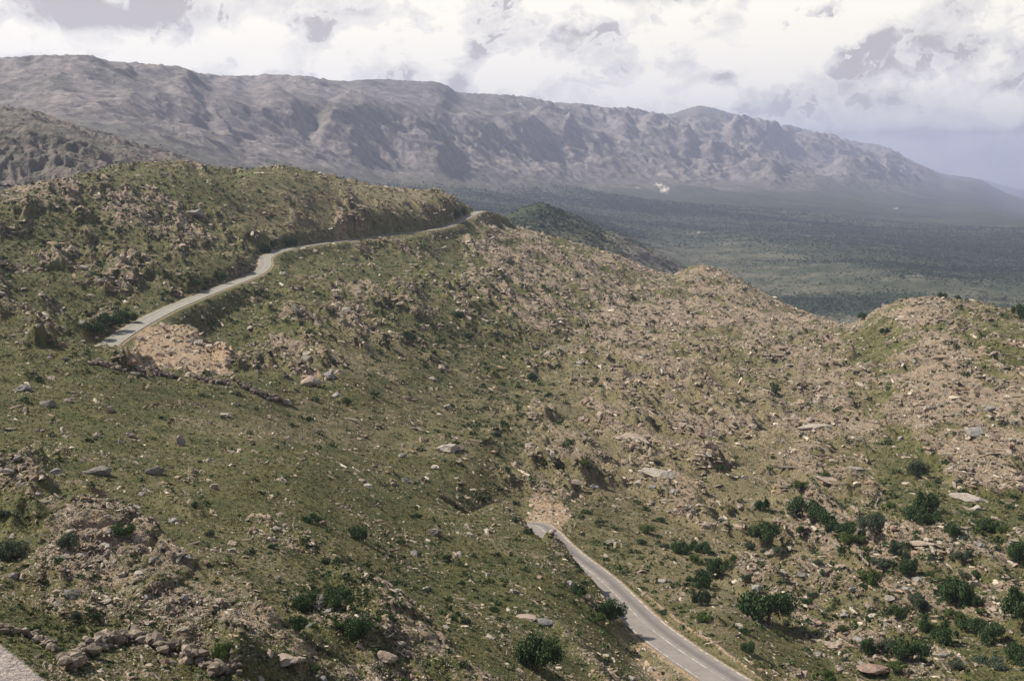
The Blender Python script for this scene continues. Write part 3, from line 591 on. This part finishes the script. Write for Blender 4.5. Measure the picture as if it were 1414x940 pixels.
# ------------------------------------------------------------------ trees and shrubs
def crown_np(seed, nleaf, lobes, leaf, flat=.75):
    g = np.random.default_rng(seed); cs = []
    for k in range(lobes):
        a = g.random()*6.28; q = g.random()**.5*.9; cs.append((q*math.cos(a), q*math.sin(a)*.75, .24+g.random()*.56*(1-q*.8), g.uniform(.12, .36)))
    L = np.array(cs); k = g.integers(0, lobes, nleaf); d = g.normal(size=(nleaf, 3)); d /= np.linalg.norm(d, axis=1)[:, None]
    r = (g.random(nleaf)**.33)[:, None]*L[k, 3][:, None]; r = r*np.where(g.random(nleaf) < .16, g.uniform(1.05, 1.5, nleaf), 1)[:, None]; c = L[k, :3]+d*r*np.array([1, 1, flat])
    c[:, 2] = np.maximum(c[:, 2], .06+.1*g.random(nleaf))
    a = g.normal(size=(nleaf, 3)); a /= np.linalg.norm(a, axis=1)[:, None]; b = np.cross(a, g.normal(size=(nleaf, 3))); b /= np.linalg.norm(b, axis=1)[:, None]
    s_ = leaf*g.uniform(.6, 1.4, (nleaf, 1)); V = np.stack([c-a*s_, c+b*s_*.7, c+a*s_, c-b*s_*.7], 1).reshape(-1, 3)
    return mesh_np('crown', V, np.arange(len(V)), np.full(nleaf, 4), False), L
def trunk_np(L, seed, r0=.055):
    g = np.random.default_rng(seed); V = []; F = []; b = 0
    def limb(p, q, ra, rb_):
        nonlocal b
        mid_ = (p+q)/2+g.normal(size=3)*.05; pts = [p, mid_, q]; rs = [ra, (ra+rb_)/2, rb_]
        for pt, r in zip(pts, rs):
            for k in range(7): V.append(pt+np.array([math.cos(k*.8976)*r, math.sin(k*.8976)*r, 0]))
        for s_ in (0, 1):
            for k in range(7): F.append([b+s_*7+k, b+s_*7+(k+1) % 7, b+s_*7+7+(k+1) % 7, b+s_*7+7+k])
        b += 21
    fork = np.array([0, 0, .25]); limb(np.array([0, 0, -.15]), fork, r0*1.3, r0*.9)
    for l in L: limb(fork, l[:3], r0*.7, r0*.2)
    return mesh_np('trunk', np.array(V), np.array(F).ravel(), np.full(len(F), 4), True)
kinds = []
for k in range(6):
    cr, L = crown_np(500+k, [9000, 8000, 7000, 6000, 7500, 6000][k], [17, 13, 12, 9, 15, 11][k], .032, [.75, .7, .8, .7, .85, .6][k]); tr = trunk_np(L, 600+k); tr.materials.append(M_bark)
    crs = []
    for m in M_leafs:
        c2 = cr.copy(); c2.materials.append(m); crs.append(c2)
    kinds.append((crs, tr))
def plant(name, loc, w, h, k, m, rot, label, cat, group=None):
    e = bpy.data.objects.new(name, None); C.objects.link(e); e.location = loc; e.rotation_euler = (0, 0, rot); e.scale = (w*.58, w*.58, h); e.empty_display_size = .5
    tr = bpy.data.objects.new('trunk', kinds[k][1]); C.objects.link(tr); tr.parent = e
    c_ = bpy.data.objects.new('crown', kinds[k][0][m]); C.objects.link(c_); c_.parent = e
    return tag(e, label, cat, group)
TREES = [ # photo x, y of the foot, crown width px, height/width, leaf, label
 (1062,862,72,.85,0,'largest round dark tree at lower right between the road and the stony slope'),
 (742,925,66,1.0,0,'big dark bush on the near slope at the bottom edge, left of the lower road'),
 (843,856,38,.95,0,'dark tree overhanging the left edge of the lower road'),
 (822,858,26,.7,2,'low green bush just left of the tree overhanging the road'),
 (800,822,22,.9,0,'narrow bush on the inside edge of the road, uphill of the overhanging tree'),
 (731,738,14,.8,0,'dark bush at the spot where the lower road disappears'),
 (712,722,12,1.0,1,'thin dark shrub just left of where the lower road disappears'),
 (944,764,30,.8,0,'dark bush at the top left of the cluster right of the lower road'),
 (972,763,26,.7,0,'dark bush at the top right of the cluster right of the lower road'),
 (958,778,26,.6,2,'low green bush in the middle of the cluster right of the lower road'),
 (990,793,34,.8,0,'dark bush on the right side of the cluster above the road'),
 (968,812,38,.8,0,'broad dark bush at the bottom of the cluster above the road'),
 (966,835,24,1.2,1,'greyish tall bush below the cluster, nearest the road'),
 (976,857,28,.6,2,'bright green low bush in the shade below the tall greyish one'),
 (1057,750,38,.85,0,'rounded dark tree upslope of the largest round tree'),
 (1054,705,20,1.1,0,'small narrow dark tree above the rounded tree upslope'),
 (1075,765,18,.6,1,'small grey shrub at the lower right of the rounded upslope tree'),
 (1108,717,42,.85,0,'left end tree of the long dark grove on the right slope'),
 (1133,727,40,.8,0,'middle tree of the long dark grove on the right slope'),
 (1156,738,38,.7,0,'right end tree of the long dark grove on the right slope'),
 (1168,752,28,.6,2,'low green bush just under the right end of the long grove'),
 (1191,750,18,.7,2,'tiny green bush between the grove and the grey tree'),
 (1205,740,34,.9,1,'grey green rounded tree right of the long grove'),
 (1140,664,20,.8,2,'lone green bush on the pink slope above the grove'),
 (1108,680,18,.9,2,'small green bush above the left end of the grove'),
 (1230,702,12,.8,2,'small bush on the edge of the bright green hollow, left side'),
 (1266,660,26,1.1,1,'grey green tree standing at the top of the bright green hollow'),
 (1276,706,32,1.1,0,'tall dark tree at the left edge of the green hollow'),
 (1266,722,34,.8,0,'wide dark tree directly below the tall one by the green hollow'),
 (1289,724,26,.8,0,'dark tree at the right foot of the tall one by the green hollow'),
 (1315,740,24,.9,0,'dark bush in the green hollow, right of the tree group'),
 (1366,732,28,.7,0,'wide low bush at the right end of the green hollow'),
 (1384,736,14,.7,2,'tiny bush touching the wide low one in the green hollow'),
 (1350,738,14,.8,2,'tiny bush left of the wide low one in the green hollow'),
 (1408,776,34,1.0,0,'dark tree cut by the right edge, below the green hollow'),
 (1233,764,16,1.4,1,'thin grey sapling below the grey green rounded tree'),
 (1216,785,26,.6,1,'flat grey bush below the thin grey sapling'),
 (1255,792,24,1.3,0,'upright dark tree left of the reddish boulder'),
 (1203,808,26,1.0,2,'leaning green tree on the open slope below the flat grey bush'),
 (1332,778,26,.7,1,'rounded grey green bush on the long pink slab'),
 (1318,836,46,1.0,0,'large dark tree in the middle of the lower right thicket'),
 (1316,856,24,.7,2,'green bush at the foot of the large thicket tree'),
 (1265,842,30,.9,1,'grey green tree left of the large thicket tree'),
 (1238,856,24,1.0,0,'small dark tree left of the grey green one in the thicket'),
 (1277,872,24,.8,0,'small dark bush under the grey green thicket tree'),
 (1305,888,38,.9,0,'dark tree below the large thicket tree, black shade on its right'),
 (1345,872,32,.7,0,'left half of the low double tree at the right of the thicket'),
 (1372,888,42,.8,0,'right half of the low double tree at the right of the thicket'),
 (1260,914,44,.9,0,'wide dark tree low in the thicket beside the reddish outcrop'),
 (1223,900,24,.9,1,'grey bush directly above the reddish outcrop'),
 (1199,908,22,1.4,0,'narrow dark tree on the left flank of the reddish outcrop'),
 (1408,862,50,1.1,0,'tall dark tree cut by the right edge of the thicket'),
 (1408,916,36,.9,0,'dark tree at the right edge near the bottom corner'),
 (1370,922,40,.5,1,'flat pale bush near the bottom right corner'),
 (1322,922,24,.6,1,'small pale bush left of the flat one near the bottom corner'),
 (1240,925,26,.6,2,'low green bush at the bottom edge right of the outcrop'),
 (1034,902,22,.9,0,'small round bush between the road and the largest round tree'),
 (1140,942,30,.8,2,'green bush cut by the bottom edge right of the road'),
 (1350,838,14,1.2,0,'thin dark sapling right of the large thicket tree'),
 (1012,778,12,1,2,'tiny bush alone right of the cluster above the road'),
 (1030,803,12,1.1,1,'small shrub between the cluster and the largest round tree'),
 (1036,758,14,.8,1,'faint shrub left of the rounded upslope tree'),
 (893,735,22,.6,2,'flat green bush on the slope above the middle of the lower road'),
 (1222,462,12,1.0,0,'single dark tree in the saddle left of the right knoll'),
 (1190,442,14,.8,0,'dark tree on the skyline notch left of the right knoll'),
 (1300,412,12,.7,0,'dark tree on top of the right knoll'),
 (1322,414,10,.7,0,'second small tree on top of the right knoll, to the right'),
 (1408,440,22,1.2,0,'bluish tree on the skyline at the right edge'),
 (366,350,18,.9,0,'dark bush on the inside of the upper road bend, left of two'),
 (378,345,18,.9,0,'dark bush behind the upper road bend, middle of the row'),
 (398,342,20,.9,0,'dark bush beside the upper road just past the bend'),
 (150,456,36,.7,0,'black bush on the shaded bank where the upper road disappears'),
 (176,446,28,.7,0,'black bush on the bank just right of where the upper road disappears'),
 (128,463,26,.8,0,'black bush left of where the upper road disappears'),
 (268,398,20,.6,0,'dark bush above the straight of the upper road'),
 (302,388,22,.7,0,'dark bush above the upper road close to the bend'),
 (630,303,14,1.0,0,'dark bush in the shaded cut near the far end of the upper road'),
 (640,298,12,1.0,0,'dark bush at the right of the shaded cut at the far end of the road'),
 (426,842,40,.8,0,'black bush among grey rocks at the bottom of the near slope, left one'),
 (470,838,44,.8,0,'black bush among grey rocks at the bottom of the near slope, upper one'),
 (492,880,44,.8,0,'black bush among grey rocks at the bottom of the near slope, lower one'),
 (410,868,30,.8,0,'black bush touching the pink shelf at the bottom of the near slope'),
 (315,915,34,1.0,2,'green bush between the arched ledge and the pink shelf'),
 (430,722,26,.6,0,'low dark bush on the middle of the near slope'),
 (495,745,24,1.0,0,'spindly dark shrub on the near slope right of the low bush'),
 (172,740,36,.6,0,'low dark bush on the rubble at left'),
 (95,755,30,.7,1,'grey bush on the rubble near the left edge'),
 (8,720,28,.7,1,'bluish bush cut by the left edge'),
 (12,770,40,.7,1,'blue green bush low on the left edge'),
 (563,472,22,.8,0,'dark bush at the left of the green patch beyond the crest'),
 (633,442,16,.9,0,'dark bush at the top of the green patch beyond the crest'),
 (646,468,14,.8,0,'dark bush in the middle of the green patch beyond the crest'),
 (735,527,14,1,0,'dark bush at the lower right of the green patch beyond the crest'),
 (1072,545,14,1.3,1,'grey shrub standing on the middle of the brown slope'),
]
for i, (x, y, w, hw, m, lab) in enumerate(TREES):
    p, r = hit(x, y); W = w*r/FPX*1.05; H = W*hw*1.05
    plant('tree' if W > 5.5 else 'shrub', (p[0], p[1], p[2]-.1), W, H, i % 6, m, i*1.3, lab, 'tree' if W > 5.5 else 'shrub', None)
for q in ob[:nind]:
    zx, zy = topix(bx[q], by[q], bz[q]); zn = zone(float(zx), float(zy)); W = brad[q]*2
    plant('shrub', (bx[q], by[q], bz[q]-.05), W, W*rng.uniform(.55, .9), int(rng.integers(0, 6)), int(rng.choice([0, 1, 2])), rng.random()*6, 'small wild shrub among many on the '+zn, 'shrub', 'wild shrubs on the '+zn)
# ------------------------------------------------------------------ woods on the plain
run_f = np.maximum.accumulate(Zf/Rf, axis=0); vf = (Zf/Rf >= run_f-.0006)
dens_shade = sstep(-.35, .35, fbm(Xf/1400, Yf/420, 98, 4, .6)); wq = ((fo*(.25+.9*dens_shade)+.05)*(1-ridgeL*.9)*vf*(np.abs(A2f) < math.radians(24.5))*(Rf < 7500)*(1-sstep(.05, .5, mtn)*.97)).ravel().astype(np.float64)  # same bands set tree density and the painted cloud shade
cq = np.cumsum(wq); NW = 60000; k = np.searchsorted(cq, rng.random(NW)*cq[-1]); k = np.clip(k, 0, wq.size-1)
tx_ = Xf.ravel()[k]+rng.normal(size=NW)*Rf.ravel()[k]*.0007; ty_ = Yf.ravel()[k]+rng.normal(size=NW)*Rf.ravel()[k]*.0016; tz_ = Zf.ravel()[k]; tr_ = np.clip(rng.uniform(.4, 1.0, NW)*Rf.ravel()[k]/1236, 1.5, 5.5)
ic = proto[0][None]*np.ones((NW, 1, 1)); ic = ic*(tr_[:, None, None]*rng.uniform(.7, 1.3, (NW, len(I1), 1))); ic = np.einsum('nij,nvj->nvi', rotm(rng.random(NW)*6.28, np.zeros(NW), np.zeros(NW)), ic)
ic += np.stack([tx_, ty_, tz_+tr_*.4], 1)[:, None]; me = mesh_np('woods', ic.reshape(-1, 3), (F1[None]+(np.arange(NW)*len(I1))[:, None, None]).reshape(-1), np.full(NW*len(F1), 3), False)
attr_col(me, 'col', np.repeat(np.array([.025, .036, .028])*rng.uniform(.8, 1.5, (NW, 1))*(1.4-.5*dens_shade.ravel()[k][:, None]), len(I1), 0)); tag(link('woods', me, [M_veg]), 'dark woodland covering the plain and foothills beyond the near ridge', 'woodland', kind='stuff')  # crowns darker inside the bands, cloud shadow put into their colour
# ------------------------------------------------------------------ haze
import bmesh
bm = bmesh.new(); bmesh.ops.create_cube(bm, size=1)
for v in bm.verts: v.co = (v.co.x*110000, v.co.y*110000, -650 if v.co.z < 0 else 1250)
me = bpy.data.meshes.new('haze'); bm.to_mesh(me); bm.free()
hm = bpy.data.materials.new('haze'); hm.use_nodes = True; t = hm.node_tree; t.nodes.clear(); o_ = t.nodes.new('ShaderNodeOutputMaterial'); pv = t.nodes.new('ShaderNodeVolumePrincipled')
pv.inputs['Density'].default_value = 4.9e-5; pv.inputs['Color'].default_value = (.67, .725, 1.0, 1); pv.inputs['Anisotropy'].default_value = .2
t.links.new(pv.outputs[0], o_.inputs['Volume']); tag(link('haze', me, [hm]), 'bluish summer haze lying over the plain and mountains', 'haze', kind='stuff')
print('lowest', float(Zf.min()), float(NZ.min()), 'highest', float(Zf.max()))
# ------------------------------------------------------------------ sun, sky and clouds
SAZ, SEL = math.radians(-70), math.radians(45)
sd = bpy.data.lights.new('sun', 'SUN'); sd.energy = 5.0; sd.angle = math.radians(.55); sd.color = (1, .945, .86)
so_ = bpy.data.objects.new('sun', sd); C.objects.link(so_)
from mathutils import Vector
dv = Vector((math.sin(SAZ)*math.cos(SEL), math.cos(SAZ)*math.cos(SEL), math.sin(SEL))); so_.rotation_euler = dv.to_track_quat('Z', 'Y').to_euler()
W = bpy.data.worlds.new('World'); bpy.context.scene.world = W; W.use_nodes = True; t = W.node_tree; t.nodes.clear()
def wn(k, **kw):
    x = t.nodes.new(k)
    for a, v in kw.items(): setattr(x, a, v)
    return x
def put(v, sock):
    if isinstance(v, bpy.types.NodeSocket): t.links.new(v, sock)
    else: sock.default_value = v
def wm(op, a, b=0.):
    x = wn('ShaderNodeMath', operation=op); put(a, x.inputs[0]); put(b, x.inputs[1]); return x.outputs[0]
def wr_(v, lo, hi, a=0., b=1.):
    x = wn('ShaderNodeMapRange', interpolation_type='SMOOTHSTEP'); put(v, x.inputs[0])
    for i, q in zip((1, 2, 3, 4), (lo, hi, a, b)): x.inputs[i].default_value = q
    return x.outputs[0]
def wmix(f, a, b):
    x = wn('ShaderNodeMix', data_type='RGBA'); put(f, x.inputs[0])
    for v, s_ in ((a, x.inputs[6]), (b, x.inputs[7])):
        if isinstance(v, tuple): s_.default_value = (*v, 1)
        else: t.links.new(v, s_)
    return x.outputs[2]
tc = wn('ShaderNodeTexCoord').outputs['Generated']; sx = wn('ShaderNodeSeparateXYZ'); t.links.new(tc, sx.inputs[0])
az = wm('ARCTAN2', sx.outputs[0], sx.outputs[1]); el = wm('ARCSINE', sx.outputs[2])
def cloud_noise(scale, detail, rough, off=(0, 0, 0), st=(1, 1, 1.5), dist=.2):
    mp = wn('ShaderNodeMapping'); mp.inputs['Scale'].default_value = st; mp.inputs['Location'].default_value = off; t.links.new(tc, mp.inputs[0])
    n = wn('ShaderNodeTexNoise'); n.inputs['Scale'].default_value = scale; n.inputs['Detail'].default_value = detail; n.inputs['Roughness'].default_value = rough; n.inputs['Distortion'].default_value = dist; t.links.new(mp.outputs[0], n.inputs['Vector']); return n.outputs['Fac']
def wblob(x, y, sx_, sy_, w):
    a0, s0 = ray(x, y); e0 = math.atan(float(s0))
    u = wm('DIVIDE', wm('SUBTRACT', az, float(a0)), sx_/FPX); v = wm('DIVIDE', wm('SUBTRACT', el, e0), sy_/FPX)
    g = wm('EXPONENT', wm('MULTIPLY', wm('ADD', wm('MULTIPLY', u, u), wm('MULTIPLY', v, v)), -1.)); return wm('MULTIPLY', g, w)
def puff(scale, off, warp):
    n = wn('ShaderNodeTexNoise'); n.inputs['Scale'].default_value = scale*1.7; n.inputs['Detail'].default_value = 5; n.inputs['Roughness'].default_value = .6; t.links.new(tc, n.inputs['Vector'])
    m = wn('ShaderNodeVectorMath', operation='MULTIPLY_ADD'); t.links.new(n.outputs['Color'], m.inputs[0]); m.inputs[1].default_value = (warp, warp, warp); t.links.new(tc, m.inputs[2])
    mp = wn('ShaderNodeMapping'); mp.inputs['Location'].default_value = off; mp.inputs['Scale'].default_value = (1, 1, 1.25); t.links.new(m.outputs[0], mp.inputs[0])
    v = wn('ShaderNodeTexVoronoi', feature='SMOOTH_F1'); v.inputs['Scale'].default_value = scale; v.inputs['Smoothness'].default_value = .35; t.links.new(mp.outputs[0], v.inputs['Vector'])
    return wm('SUBTRACT', 1.0, v.outputs['Distance'])
def cloud_height(off):
    a = cloud_noise(11, 12, .66, off)
    return wm('ADD', wm('ADD', wm('MULTIPLY', a, .55), wm('MULTIPLY', puff(12, off, .05), .32)), wm('MULTIPLY', puff(30, off, .03), .18))
h0 = cloud_height((0, 0, 0)); h1 = cloud_height((-.010, .002, .018))
lit = wm('MULTIPLY', wm('SUBTRACT', h0, h1), 6.5)
fine = cloud_noise(40, 10, .68, (1, 5, 2), (1, 1, 1.3), .5); tone = wm('ADD', wm('ADD', wr_(h0, .47, .61, -.15, .2), lit), wm('MULTIPLY', wm('SUBTRACT', fine, .5), .8))
B = [(135,25,90,18,-.95),(110,5,90,22,-.4),(225,18,40,22,-.4),(60,45,55,25,.3),(200,60,90,26,.45),(330,65,50,20,.25),(450,92,34,14,.45),(700,100,90,22,.35),(880,130,60,20,.45),(830,100,50,20,.2),(740,75,14,24,.4),
 (1090,50,70,45,.85),(960,35,110,30,.2),(830,25,90,20,.3),(880,90,60,10,-.5),(480,40,70,25,-.18),(620,30,60,20,-.15),(1150,120,60,20,-.15),(640,60,40,20,.15),(420,60,60,20,-.1),(1380,90,50,30,-.15),(1010,40,25,25,-.35),(1217,65,15,22,-.75),(1285,55,30,20,-.6),(1226,140,30,16,-.45),(1300,183,170,8,-.6),(1250,188,120,7,-.35),(1340,200,60,9,.2),
 (1400,60,60,30,-.35),(1330,15,80,16,-.35),(1280,105,50,18,.4),(1390,130,50,20,.2),(1230,10,50,30,.35),(1370,235,90,14,-.15),(1414,262,120,12,-.4),(540,60,60,30,-.1),(600,110,60,12,-.15)]
for (sc_, t0, off) in ((13, .50, (2, 7, 1)), (24, .53, (9, 2, 4))):
    n_ = cloud_noise(sc_, 13, .60, off, (1, 1, 1.35), .45); m_ = wm('MULTIPLY', wr_(n_, t0, t0+.022), .62)
    ins = wm('SUBTRACT', .245, wm('MULTIPLY', wm('SUBTRACT', n_, t0), 5.2))
    tone = wm('ADD', wm('MULTIPLY', tone, wm('SUBTRACT', 1.0, m_)), wm('MULTIPLY', m_, ins))
for b in B: tone = wm('ADD', tone, wblob(*b))
tone = wm('ADD', tone, .74)
cr = wn('ShaderNodeValToRGB'); t.links.new(tone, cr.inputs[0]); e = cr.color_ramp.elements; e[0].position = 0; e[0].color = (.50, .455, .42, 1); e[1].position = 1.0; e[1].color = (1.13, 1.07, .91, 1)
for p_, c_ in ((.20, (.63, .59, .54)), (.40, (.80, .765, .70)), (.72, (.95, .905, .80))):
    q = e.new(p_); q.color = (*c_, 1)
sky = wn('ShaderNodeTexSky', sky_type='NISHITA'); sky.sun_disc = False; sky.sun_elevation = SEL; sky.sun_rotation = SAZ; sky.air_density = 1.2; sky.dust_density = 2.0; sky.altitude = 1500
bg1 = wn('ShaderNodeBackground'); t.links.new(sky.outputs[0], bg1.inputs[0]); bg1.inputs[1].default_value = .075
bg2 = wn('ShaderNodeBackground'); t.links.new(cr.outputs[0], bg2.inputs[0]); bg2.inputs[1].default_value = .88
cover = wm('MAXIMUM', wr_(el, math.radians(24), math.radians(14)), wr_(cloud_noise(3.2, 5, .55), .54, .62, 0, .7))
cover = wm('MULTIPLY', cover, wr_(el, -.03, -.002))
ms = wn('ShaderNodeMixShader'); t.links.new(cover, ms.inputs[0]); t.links.new(bg1.outputs[0], ms.inputs[1]); t.links.new(bg2.outputs[0], ms.inputs[2])
wo = wn('ShaderNodeOutputWorld'); t.links.new(ms.outputs[0], wo.inputs[0])
W.cycles.sampling_method = 'MANUAL'; W.cycles.sample_map_resolution = 1024
# ------------------------------------------------------------------ camera and render settings
cd = bpy.data.cameras.new('camera'); cam = bpy.data.objects.new('camera', cd); C.objects.link(cam); cam.rotation_euler = (math.pi/2-PITCH, 0, 0)
cd.sensor_width = 36; cd.lens = 36*FPX/1414; cd.clip_start = 1; cd.clip_end = 200000
sc = bpy.context.scene; sc.camera = cam
sc.view_settings.view_transform = 'Standard'; sc.view_settings.look = 'None'; sc.view_settings.exposure = 0; sc.view_settings.gamma = 1
sc.cycles.use_denoising = True; sc.cycles.denoising_prefilter = 'ACCURATE'; sc.view_settings.exposure = .40; sc.cycles.max_bounces = 5; sc.cycles.diffuse_bounces = 2; sc.cycles.glossy_bounces = 1; sc.cycles.transparent_max_bounces = 4; sc.cycles.volume_bounces = 0
